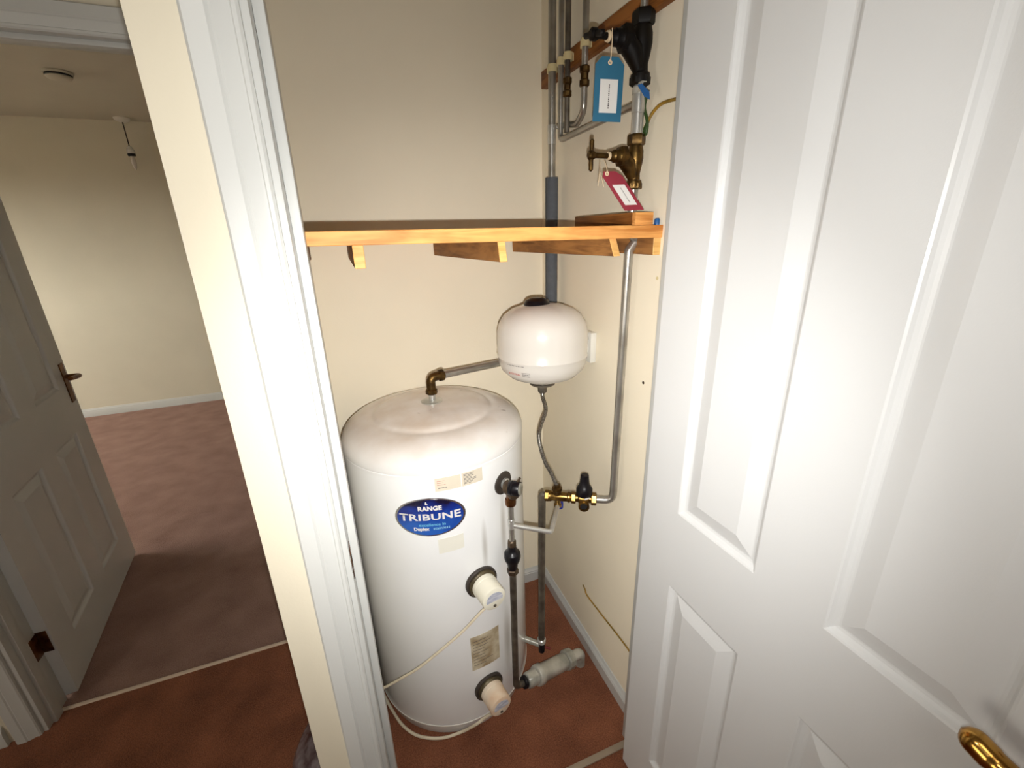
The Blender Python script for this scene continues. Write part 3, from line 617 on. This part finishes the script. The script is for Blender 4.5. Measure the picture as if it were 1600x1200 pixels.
# earth clamp with blue warning strip
ec = empty('earth_clamp', (0.641, 0.90, 1.775), 'metal earth clamp with blue strip under the black valve', 'clamp')
MB().lathe((0.641, 0.90, 1.768), (0, 0, 1), [(0.0128, 0), (0.0148, 0.001), (0.0148, 0.013), (0.0128, 0.014)], 24).build('band', 'galv', ec)
MB().box((0.628, 0.874, 1.769), (0.640, 0.888, 1.786), 0.001).build('clamp_screw_block', 'galv', ec)
MB().lathe((0.634, 0.874, 1.778), (0, -1, 0), [(0.005, 0), (0.005, 0.004), (0.003, 0.005), (0, 0.005)], 6).build('screw', 'dark', ec)
ss = [(0.616, 0.872, 1.776), (0.626, 0.872, 1.78), (0.637, 0.86, 1.763), (0.64, 0.86, 1.749), (0.629, 0.866, 1.756)]
MB().prism(ss, (0.0008, 0.0012, 0)).build('warning_strip', 'blue', ec)
ec2 = MB().tube(spline([(0.656, 0.886, 1.713), (0.66, 0.875, 1.73), (0.662, 0.85, 1.741), (0.664, 0.807, 1.739), (0.668, 0.763, 1.732)], 8), 0.0032, 10).build('earth_cable', 'earth')
MB().tube(spline([(0.650, 0.882, 1.772), (0.652, 0.894, 1.744), (0.654, 0.884, 1.718), (0.654, 0.884, 1.696), (0.656, 0.893, 1.692), (0.658, 0.899, 1.7), (0.658, 0.891, 1.711), (0.658, 0.885, 1.717)], 8), 0.0034, 10).build('cable_end', 'earthg', ec2)
tag(ec2, 'green and yellow earth cable looping from the clamp to the right', 'cable')
ec3 = MB().tube(spline([(0.676, 1.114, 0.255), (0.672, 1.093, 0.253), (0.672, 1.075, 0.24), (0.672, 0.98, 0.246), (0.672, 0.885, 0.255), (0.672, 0.819, 0.257), (0.672, 0.766, 0.247)], 8), 0.0026, 10).build('earth_cable', 'earth')
tag(ec3, 'green and yellow cable low on the right wall above the skirting', 'cable')

# brass pressure control set
CV = empty('control_valve', (0.54, 0.985, 0.752), 'brass pressure control valve with a black knob beside the cylinder', 'valve')
A0 = Vector((0.600, 0.946, 0.752)); B0 = Vector((0.483, 1.017, 0.752)); ax = (B0-A0).normalized()
MB().hexnut(A0-ax*0.008, ax, 0.0185, 0.016).build('compression_nut', 'brass', CV)
MB().lathe(A0+ax*0.006, ax, [(0.013, 0), (0.013, 0.006), (0.0185, 0.010), (0.0195, 0.022), (0.0185, 0.036), (0.012, 0.040), (0.012, 0.050)], 24).build('valve_body', 'brass', CV)
pc = A0+ax*0.028
MB().lathe(pc+Vector((0, 0, 0.012)), (0, 0, 1), [(0.0210, 0), (0.0235, 0.004), (0.0235, 0.022), (0.0190, 0.030), (0.0145, 0.038), (0.0125, 0.056), (0.0120, 0.066), (0.009, 0.069), (0, 0.069)], 24).build('pressure_knob', 'black', CV)
MB().box((pc.x-0.012, pc.y-0.0245, 0.764), (pc.x+0.004, pc.y-0.0225, 0.768), 0.0002).build('knob_mark', 'white', CV)
gp = MB(); fwd = Vector((-0.50, -0.84, 0.02)).normalized()
gp.lathe(pc+Vector((0, 0, -0.016)), fwd, [(0.013, 0), (0.014, 0.010), (0.0160, 0.012), (0.0160, 0.022), (0.0115, 0.023), (0.0105, 0.016), (0, 0.016)], 22)
gp.build('gauge_port', 'brass', CV)
MB().lathe(pc+Vector((0, 0, -0.016))+fwd*0.0165, fwd, [(0.0100, 0), (0.0100, 0.003), (0, 0.003)], 20).build('port_plug', 'dark', CV)
MB().hexnut(A0+ax*0.052, ax, 0.0175, 0.014).build('compression_nut', 'brass', CV)
MB().lathe(A0+ax*0.066, ax, [(0.0125, 0), (0.0165, 0.004), (0.0165, 0.009), (0.0135, 0.012), (0.0140, 0.056), (0.0165, 0.060), (0.0165, 0.066)], 24).build('expansion_tee', 'brass', CV)
MB().hexnut(A0+ax*0.131, ax, 0.0170, 0.014).build('compression_nut', 'brass', CV)
tc_ = A0+ax*0.108
MB().lathe(tc_+Vector((0, 0, 0.008)), (0, 0, 1), [(0.0125, 0), (0.0125, 0.012), (0.0150, 0.014), (0.0150, 0.022), (0.009, 0.024), (0.009, 0.032)], 20).build('relief_head', 'bronze', CV)
MB().lathe(tc_+Vector((0.002, -0.002, -0.010)), (0, 0, -1), [(0.009, 0), (0.009, 0.014), (0.0115, 0.016), (0.0115, 0.024), (0.008, 0.026)], 20).build('relief_outlet', 'brass', CV)
MB().lathe(tc_+Vector((0.014, 0.004, -0.012)), (0, 0, -1), [(0.008, 0), (0.008, 0.018), (0.0085, 0.019), (0.0085, 0.034), (0.006, 0.037), (0, 0.037)], 18).build('blue_cap', 'bluecap', CV)
# cold feed into the cylinder
CF = empty('cold_feed_pipe', (0.470, 1.032, 0.12), 'dull pipe dropping from the brass control valve to the drain valve at the floor', 'pipe')
MB().tube(fillet([tuple(A0+ax*0.138), (0.4700, 1.0265, 0.752), (0.4690, 1.034, 0.165)], 0.016), 0.0112, 18).build('pipe', 'dpipe', CF)
MB().lathe((0.469, 1.034, 0.150), (0, 0, 1), [(0.0115, 0), (0.0150, 0.003), (0.0150, 0.016), (0.0120, 0.019)], 18).build('collar', 'steelb', CF)
MB().lathe((0.469, 1.034, 0.105), (0, 0, 1), [(0.006, 0), (0.0105, 0.005), (0.0115, 0.020), (0.0115, 0.046)], 18).build('drain_valve', 'black', CF)
MB().tube(fillet([(0.469, 1.034, 0.138), (0.4250, 1.070, 0.145), (0.408, 1.084, 0.147)], 0.02), [0.010]*len(fillet([(0.469, 1.034, 0.138), (0.4250, 1.070, 0.145), (0.408, 1.084, 0.147)], 0.02)), 14).build('inlet_tail', 'galv', CF)
MB().tube([(0.478, 1.030, 0.128), (0.497, 1.022, 0.122)], 0.004, 10).build('drain_spindle', mat('red_spindle', (110, 28, 28), 0.5), CF)
# discharge pipes and tundish
DP = empty('discharge_pipe', (0.3375, 0.94, 0.12), 'thin grey discharge pipe with black tundish down the front of the cylinder', 'pipe')
MB().tube([(0.3375, 0.940, 0.812), (0.3375, 0.940, 0.690)], 0.0078, 16).build('pipe', 'steel', DP)
MB().lathe((0.3375, 0.940, 0.732), (0, 0, 1), [(0.0082, 0), (0.0090, 0.001), (0.0090, 0.030), (0.0082, 0.031)], 16).build('tee', 'steelb', DP)
teepts = fillet([(0.3420, 0.938, 0.742), (0.4400, 0.902, 0.716), (tc_.x+0.002, tc_.y-0.002, 0.722)], 0.012)
MB().tube(teepts, 0.0070, 16).build('pipe', 'steelb', DP)
MB().lathe((0.3375, 0.940, 0.672), (0, 0, 1), [(0.0095, 0), (0.0125, 0.003), (0.0125, 0.016), (0.0105, 0.019), (0.0085, 0.021)], 8).build('compression_nut', 'dbronze', DP)
MB().lathe((0.3375, 0.940, 0.594), (0, 0, 1), [(0.0120, 0), (0.0140, 0.006), (0.0155, 0.020), (0.0215, 0.032), (0.0240, 0.044), (0.0225, 0.056), (0.0160, 0.062), (0.0125, 0.068), (0.0120, 0.080)], 26).build('tundish', 'black', DP)
MB().hexnut((0.3375, 0.940, 0.578), (0, 0, 1), 0.0170, 0.017).build('compression_nut', 'dbronze', DP)
WS = Vector((0.3500, 0.9420, 0.120))
MB().tube(fillet([(0.3375, 0.940, 0.580), (0.3365, 0.942, 0.122), (0.3660, 0.9500, 0.112)], 0.020), 0.0100, 18).build('pipe', 'dpipe', DP)
# waste trap on the floor
WT = empty('waste_trap', (0.48, 0.98, 0), 'fat grey waste trap lying across the carpet to the skirting', 'pipe trap')
w0 = Vector((0.3680, 0.9510, 0.112)); w1 = Vector((0.6230, 1.0200, 0.0500)); wd = (w1-w0).normalized(); WL = (w1-w0).length
MB().lathe(w0-wd*0.004, wd, [(0.0100, 0), (0.0185, 0.001), (0.0200, 0.004), (0.0200, 0.010), (0.0110, 0.012)], 22).build('rubber_seal', 'black', WT)
MB().lathe(w0, wd, [(0.0130, 0.008), (0.0215, 0.010), (0.0250, 0.016), (0.0250, 0.048), (0.0180, 0.050)], 24).build('coupling', 'galv', WT)
MB().lathe(w0, wd, [(0.0190, 0.050), (0.0310, 0.052), (0.0330, 0.056), (0.0330, 0.072), (0.0290, 0.078), (0.0280, 0.180), (0.0240, 0.184)], 28).build('trap_body', 'galv', WT)
nt_ = MB().lathe(w0, wd, [(0.0240, 0.184), (0.0315, 0.187), (0.0335, 0.190), (0.0335, 0.212), (0.0220, 0.218)], 12)
nt_.build('union_nut', 'galv', WT, smooth=10)
MB().tube(fillet([tuple(w0+wd*0.205), tuple(w0+wd*0.262), (w0.x+wd.x*0.262, w0.y+wd.y*0.262-0.002, 0.002)], 0.022), 0.0185, 20).build('floor_elbow', 'galv', WT)

# expansion vessel
VXc = Vector((0.522, 1.135, 0))
EV = empty('expansion_vessel', (0.522, 1.135, 1.075), 'small white expansion vessel hung on the right wall above the cylinder', 'expansion vessel')
MB().lathe(VXc, (0, 0, 1), [(0.0, 1.078), (0.030, 1.079), (0.070, 1.086), (0.100, 1.098), (0.121, 1.118), (0.1305, 1.142), (0.1318, 1.1570), (0.1332, 1.1590), (0.1332, 1.1620), (0.1318, 1.1640), (0.1325, 1.20), (0.1315, 1.228), (0.1260, 1.252), (0.112, 1.274), (0.090, 1.290), (0.060, 1.301), (0.028, 1.306), (0.0, 1.307)], 72).build('body', 'enamel', EV, 60)
MB().lathe(VXc+Vector((-0.012, 0.01, 1.304)), (0, 0, 1), [(0.036, -0.006), (0.038, 0.002), (0.032, 0.012), (0.018, 0.018), (0, 0.018)], 28).build('valve_cap', 'black', EV)
MB().lathe(VXc+Vector((0, 0, 1.079)), (0, 0, -1), [(0.042, -0.008), (0.032, 0.004), (0.034, 0.008), (0.038, 0.010), (0.038, 0.014), (0.034, 0.0165), (0.012, 0.017)], 30).build('base_flange', 'dpipe', EV)
MB().hexnut(VXc+Vector((0, 0, 1.036)), (0, 0, 1), 0.0135, 0.027).build('connector_nut', 'dpipe', EV)
br = MB().box((0.6560, 1.085, 1.125), (0.6755, 1.130, 1.215), 0.002); br.box((0.630, 1.098, 1.150), (0.660, 1.118, 1.175), 0.002)
brk = br.build('wall_bracket', 'lampwhite', EV)
MB().lathe((0.657, 1.105, 1.198), (-1, -0.2, 0), [(0.007, 0), (0.007, 0.006), (0.004, 0.008), (0, 0.008)], 10).build('bracket_screw', 'steel', brk)
def vrows(a0, a1, z0, z1, n, m, seed, th):
    rd = random.Random(seed); mb = MB(); bm = mb.bm; R = 0.1345
    for k in range(n):
        z = z1-(z1-z0)*(k+0.5)/n; a = a0; rr = R if z > 1.14 else 0.1250+(z-1.118)*0.45+0.0018
        while a < a1:
            b = min(a+rd.uniform(0.8, 2.2), a1)
            bm.faces.new([bm.verts.new((VXc.x+rr*math.sin(math.radians(p)), VXc.y-rr*math.cos(math.radians(p)), q_)) for p, q_ in ((a, z-th/2), (b, z-th/2), (b, z+th/2), (a, z+th/2))])
            a = b+0.7
    return mb.build('vessel_print', m, EV, 0)
vrows(-70, -46, 1.1530, 1.1560, 1, 'print', 1, 0.0018)
vrows(-69, -52, 1.127, 1.134, 2, 'redprint', 2, 0.0018)
vrows(-49, -39, 1.124, 1.140, 3, 'print', 4, 0.0018)
# braided hose
bh = MB().tube(spline([(0.522, 1.135, 1.038), (0.520, 1.128, 1.022), (0.517, 1.1, 0.993), (0.493, 1.08, 0.96), (0.476, 1.06, 0.934), (0.475, 1.045, 0.899), (0.484, 1.03, 0.854), (0.496, 1.02, 0.826), (tc_.x, tc_.y, 0.786)], 10), 0.0062, 12).build('braided_hose', 'braid')
tag(bh, 'thin braided steel hose from the expansion vessel down to the brass valve', 'hose')

# ------------------------------------------------------------------ shelf
SH = empty('shelf', (0.3, 1.1, 1.483), 'pine shelf board across the cupboard carried on timber battens', 'shelf')
def slab(x0, x1, y0, y1, zb0, zt0, zb1, zt1):
    return [(x0, y0, zb0), (x1, y0, zb1), (x1, y1, zb1), (x0, y1, zb0), (x0, y0, zt0), (x1, y0, zt1), (x1, y1, zt1), (x0, y1, zt0)]
MB().hexa(slab(-0.0810, 0.6755, 0.830, 1.4650, 1.4870, 1.5105, 1.4805, 1.5072), 0.0012).build('board', 'pine', SH)
def lit_end(o):  # gives viewer-facing batten ends the paler, lit pine colour
    o.data.materials.append(M['lit_end'])
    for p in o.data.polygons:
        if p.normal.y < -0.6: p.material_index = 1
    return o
def batten(x0, x1, y0, x2, x3, y1, z0, z1a, z1b, cut=0.0):
    # near end (x0..x1 at y0), far end (x2..x3 at y1)
    return MB().hexa([(x0, y0+cut, z0), (x1, y0+cut, z0), (x3, y1, z0), (x2, y1, z0), (x0, y0, z1a), (x1, y0, z1a), (x3, y1, z1b), (x2, y1, z1b)], 0.001)
lit_end(batten(0.290, 0.3055, 0.835, 0.2450, 0.2600, 1.240, 1.4462, 1.4845, 1.4845, -0.012).build('batten', 'shaded_pine', SH))
lit_end(batten(0.545, 0.562, 0.840, 0.4800, 0.4970, 1.250, 1.4462, 1.4822, 1.4822, -0.020).build('batten', 'shaded_pine', SH))
lit_end(batten(0.0235, 0.0425, 0.838, 0.0235, 0.0425, 1.30, 1.4462, 1.4862, 1.4862, 0).build('batten', 'shaded_pine', SH))
lit_end(batten(-0.0810, -0.0670, 0.838, -0.0810, -0.0670, 1.27, 1.4475, 1.4868, 1.4868, 0).build('batten', 'shaded_pine', SH))
lit_end(batten(0.6560, 0.6755, 0.834, 0.6560, 0.6755, 1.30, 1.4440, 1.4808, 1.4808, 0).build('batten', 'shaded_pine', SH))
# timber boxing on the shelf
bx = empty('timber_boxing', (0.645, 0.98, 1.508), 'small L-shaped timber boxing standing on the shelf under the bronze valve', 'timber box')
MB().box((0.6145, 0.8620, 1.5078), (0.6265, 1.120, 1.5345), 0.0008).build('side_board', 'oldpine', bx)
MB().box((0.6145, 0.8480, 1.5078), (0.6610, 0.8618, 1.5345), 0.0008).build('front_board', 'pine', bx)
pg = MB().lathe((0.667, 0.842, 1.5079), (0, 0, 1), [(0.006, 0), (0.006, 0.010), (0.0045, 0.013), (0.002, 0.0135), (0, 0.0135)], 14).build('wall_plug', 'blue')
tag(pg, 'tiny blue plastic plug on the shelf right of the timber boxing', 'plug')

# ------------------------------------------------------------------ tags
def tagcard(name, m, corners, hole, string_to, label, knot=None):
    """corners TL, BL, BR ; clipped top corners"""
    tl, bl, br_ = [Vector(c) for c in corners]; tr = tl+(br_-bl)
    root = empty(name, (tl+br_)/2, label, 'paper tag')
    def q(u, v): return tl*(1-u)*(1-v)+tr*u*(1-v)+br_*u*v+bl*(1-u)*v
    n = (tr-tl).cross(bl-tl).normalized()
    if n.y > 0: n = -n
    out = [q(0.22, 0), q(0.78, 0), q(1, 0.12), q(1, 1), q(0, 1), q(0, 0.12)]
    MB().prism([p-n*0.0004 for p in out], n*0.0008).build('card', m, root)
    lb = MB().prism([q(0.20, 0.34)+n*0.0004, q(0.82, 0.34)+n*0.0004, q(0.82, 0.86)+n*0.0004, q(0.20, 0.86)+n*0.0004], n*0.0003).build('paper_label', 'white', root)
    t = MB(); rd = random.Random(3); v = 0.42
    while v < 0.78:
        v2 = v+rd.uniform(0.012, 0.03)
        t.prism([q(0.50, v)+n*0.0008, q(0.54, v)+n*0.0008, q(0.54, v2)+n*0.0008, q(0.50, v2)+n*0.0008], n*0.0001); v = v2+0.012
    t.build('label_print', 'print', lb, 0)
    h = q(*hole)
    MB().lathe(h, n, [(0.0042, 0.0002), (0.0046, 0.0010), (0.0022, 0.0014), (0.0018, 0.0004)], 16).build('eyelet', 'string', root)
    s = MB().tube(spline([h+n*0.001, h+n*0.003+(Vector(string_to)-h)*0.15, h+(Vector(string_to)-h)*0.6+n*0.004, Vector(string_to)], 6), 0.0010, 8)
    s.build('string', 'string', root)
    return root, n
bt_, nb = tagcard('paper_tag', 'bluetag', [(0.526, 0.888, 1.823), (0.523, 0.888, 1.71), (0.582, 0.876, 1.709)], (0.5, 0.09), (0.556, 0.88, 1.868), 'blue card tag hanging from the black stop valve')
MB().tube([Vector((0.561, 0.90+0.0095*math.sin(t), 1.862+0.0095*math.cos(t))) for i, t in enumerate([2*math.pi*k/20 for k in range(21)])], 0.0010, 8, caps=False).build('string', 'string', bt_)
rt_, nr = tagcard('paper_tag', 'redtag', [(0.531, 0.868, 1.615), (0.589, 0.854, 1.538), (0.635, 0.849, 1.539)], (0.3, 0.06), (0.557, 0.893, 1.641), 'red card tag leaning between the bronze valve and the timber boxing')
MB().tube(spline([(0.548, 0.893, 1.636), (0.536, 0.875, 1.616), (0.531, 0.868, 1.6), (0.529, 0.868, 1.587)], 4), 0.0007, 6).build('string', 'string', rt_)
MB().tube(spline([(0.535, 0.868, 1.613), (0.539, 0.868, 1.599), (0.543, 0.868, 1.586)], 4), 0.0007, 6).build('string', 'string', rt_)

# ------------------------------------------------------------------ small things
for (x, y, z, lab) in ((0.676, 0.837, 1.392, 'small filled screw hole high on the right wall'), (0.676, 0.858, 1.131, 'dark screw hole halfway down the right wall')):
    h = MB().lathe((x+0.0005, y, z), (-1, 0, 0), [(0.0040, 0), (0.0040, 0.0012), (0.0018, 0.0016), (0, 0.0010)], 14).build('screw_hole_plug', 'clip' if z > 1.3 else 'dbronze')
    tag(h, lab, 'wall plug')
# smoke detector and pendant in the room beyond
sd = empty('smoke_detector', (-1.345, 3.64, CEIL), 'round white smoke detector on the ceiling of the room beyond', 'smoke detector')
MB().lathe((-1.345, 3.64, CEIL), (0, 0, -1), [(0.066, 0), (0.068, 0.004), (0.066, 0.012), (0.058, 0.0145), (0.058, 0.024), (0.060, 0.026), (0.052, 0.036), (0.036, 0.041), (0, 0.042)], 40).build('housing', 'ceil', sd)
MB().lathe((-1.345, 3.64, CEIL-0.0155), (0, 0, -1), [(0.0600, -0.002), (0.0605, 0.007)], 40, closed=False).build('vent_ring', 'dark', sd)
pn = empty('pendant_light', (-1.440, 4.74, CEIL), 'bare white pendant lamp holder hanging from the ceiling rose beyond the doorway', 'pendant lamp')
MB().lathe((-1.440, 4.74, CEIL), (0, 0, -1), [(0.052, 0), (0.053, 0.006), (0.046, 0.020), (0.026, 0.030), (0, 0.031)], 30).build('ceiling_rose', 'lampwhite', pn)
MB().tube([(-1.440, 4.74, 2.40), (-1.440, 4.74, 2.225)], 0.0042, 8).build('flex', 'rubber', pn)
MB().lathe((-1.440, 4.74, 2.232), (0, 0, -1), [(0.010, 0), (0.016, 0.008), (0.020, 0.022), (0.026, 0.026), (0.027, 0.052), (0.024, 0.056)], 22).build('lamp_holder', 'lampwhite', pn)
MB().lathe((-1.440, 4.74, 2.178), (0, 0, -1), [(0.0265, 0), (0.0265, 0.018), (0.021, 0.020)], 22).build('shade_ring', 'black', pn)
MB().lathe((-1.440, 4.74, 2.158), (0, 0, -1), [(0.013, 0), (0.015, 0.02), (0.017, 0.05), (0.012, 0.08), (0.004, 0.098), (0, 0.10)], 18).build('bulb', 'enamel', pn)
# crumpled plastic sheet against the wall end
def bag():
    mb = MB(); bm = mb.bm; rd = random.Random(5); nx, ny = 26, 14; g = []
    for i in range(nx):
        row = []
        for j in range(ny):
            u = i/(nx-1); v = j/(ny-1)
            y = 0.84+0.43*u; wd_ = 0.165*math.sin(math.pi*min(1, max(0, u*0.92+0.06)))**0.7
            x = -0.1815 - wd_*v
            z = 0.004+0.115*math.sin(math.pi*u)**0.8*(1-v)**0.75 + 0.010*math.sin(19*u+7*v)*(1-v) + 0.008*math.sin(31*v-13*u) * (1-v*v) + rd.uniform(-0.0035, 0.0035)*(1-v)
            row.append(bm.verts.new((x, y, max(0.002, z))))
        g.append(row)
    for i in range(nx-1):
        for j in range(ny-1): bm.faces.new((g[i][j], g[i+1][j], g[i+1][j+1], g[i][j+1]))
    r = bmesh.ops.extrude_face_region(bm, geom=bm.faces[:])
    for v in r['geom']:
        if isinstance(v, bmesh.types.BMVert): v.co.z = max(0.0005, v.co.z-0.0015)
    return mb.build('plastic_sheet', 'vinyl', None, 60)
tag(bag(), 'crumpled grey plastic sheet on the carpet left of the cream wall end', 'plastic sheet')
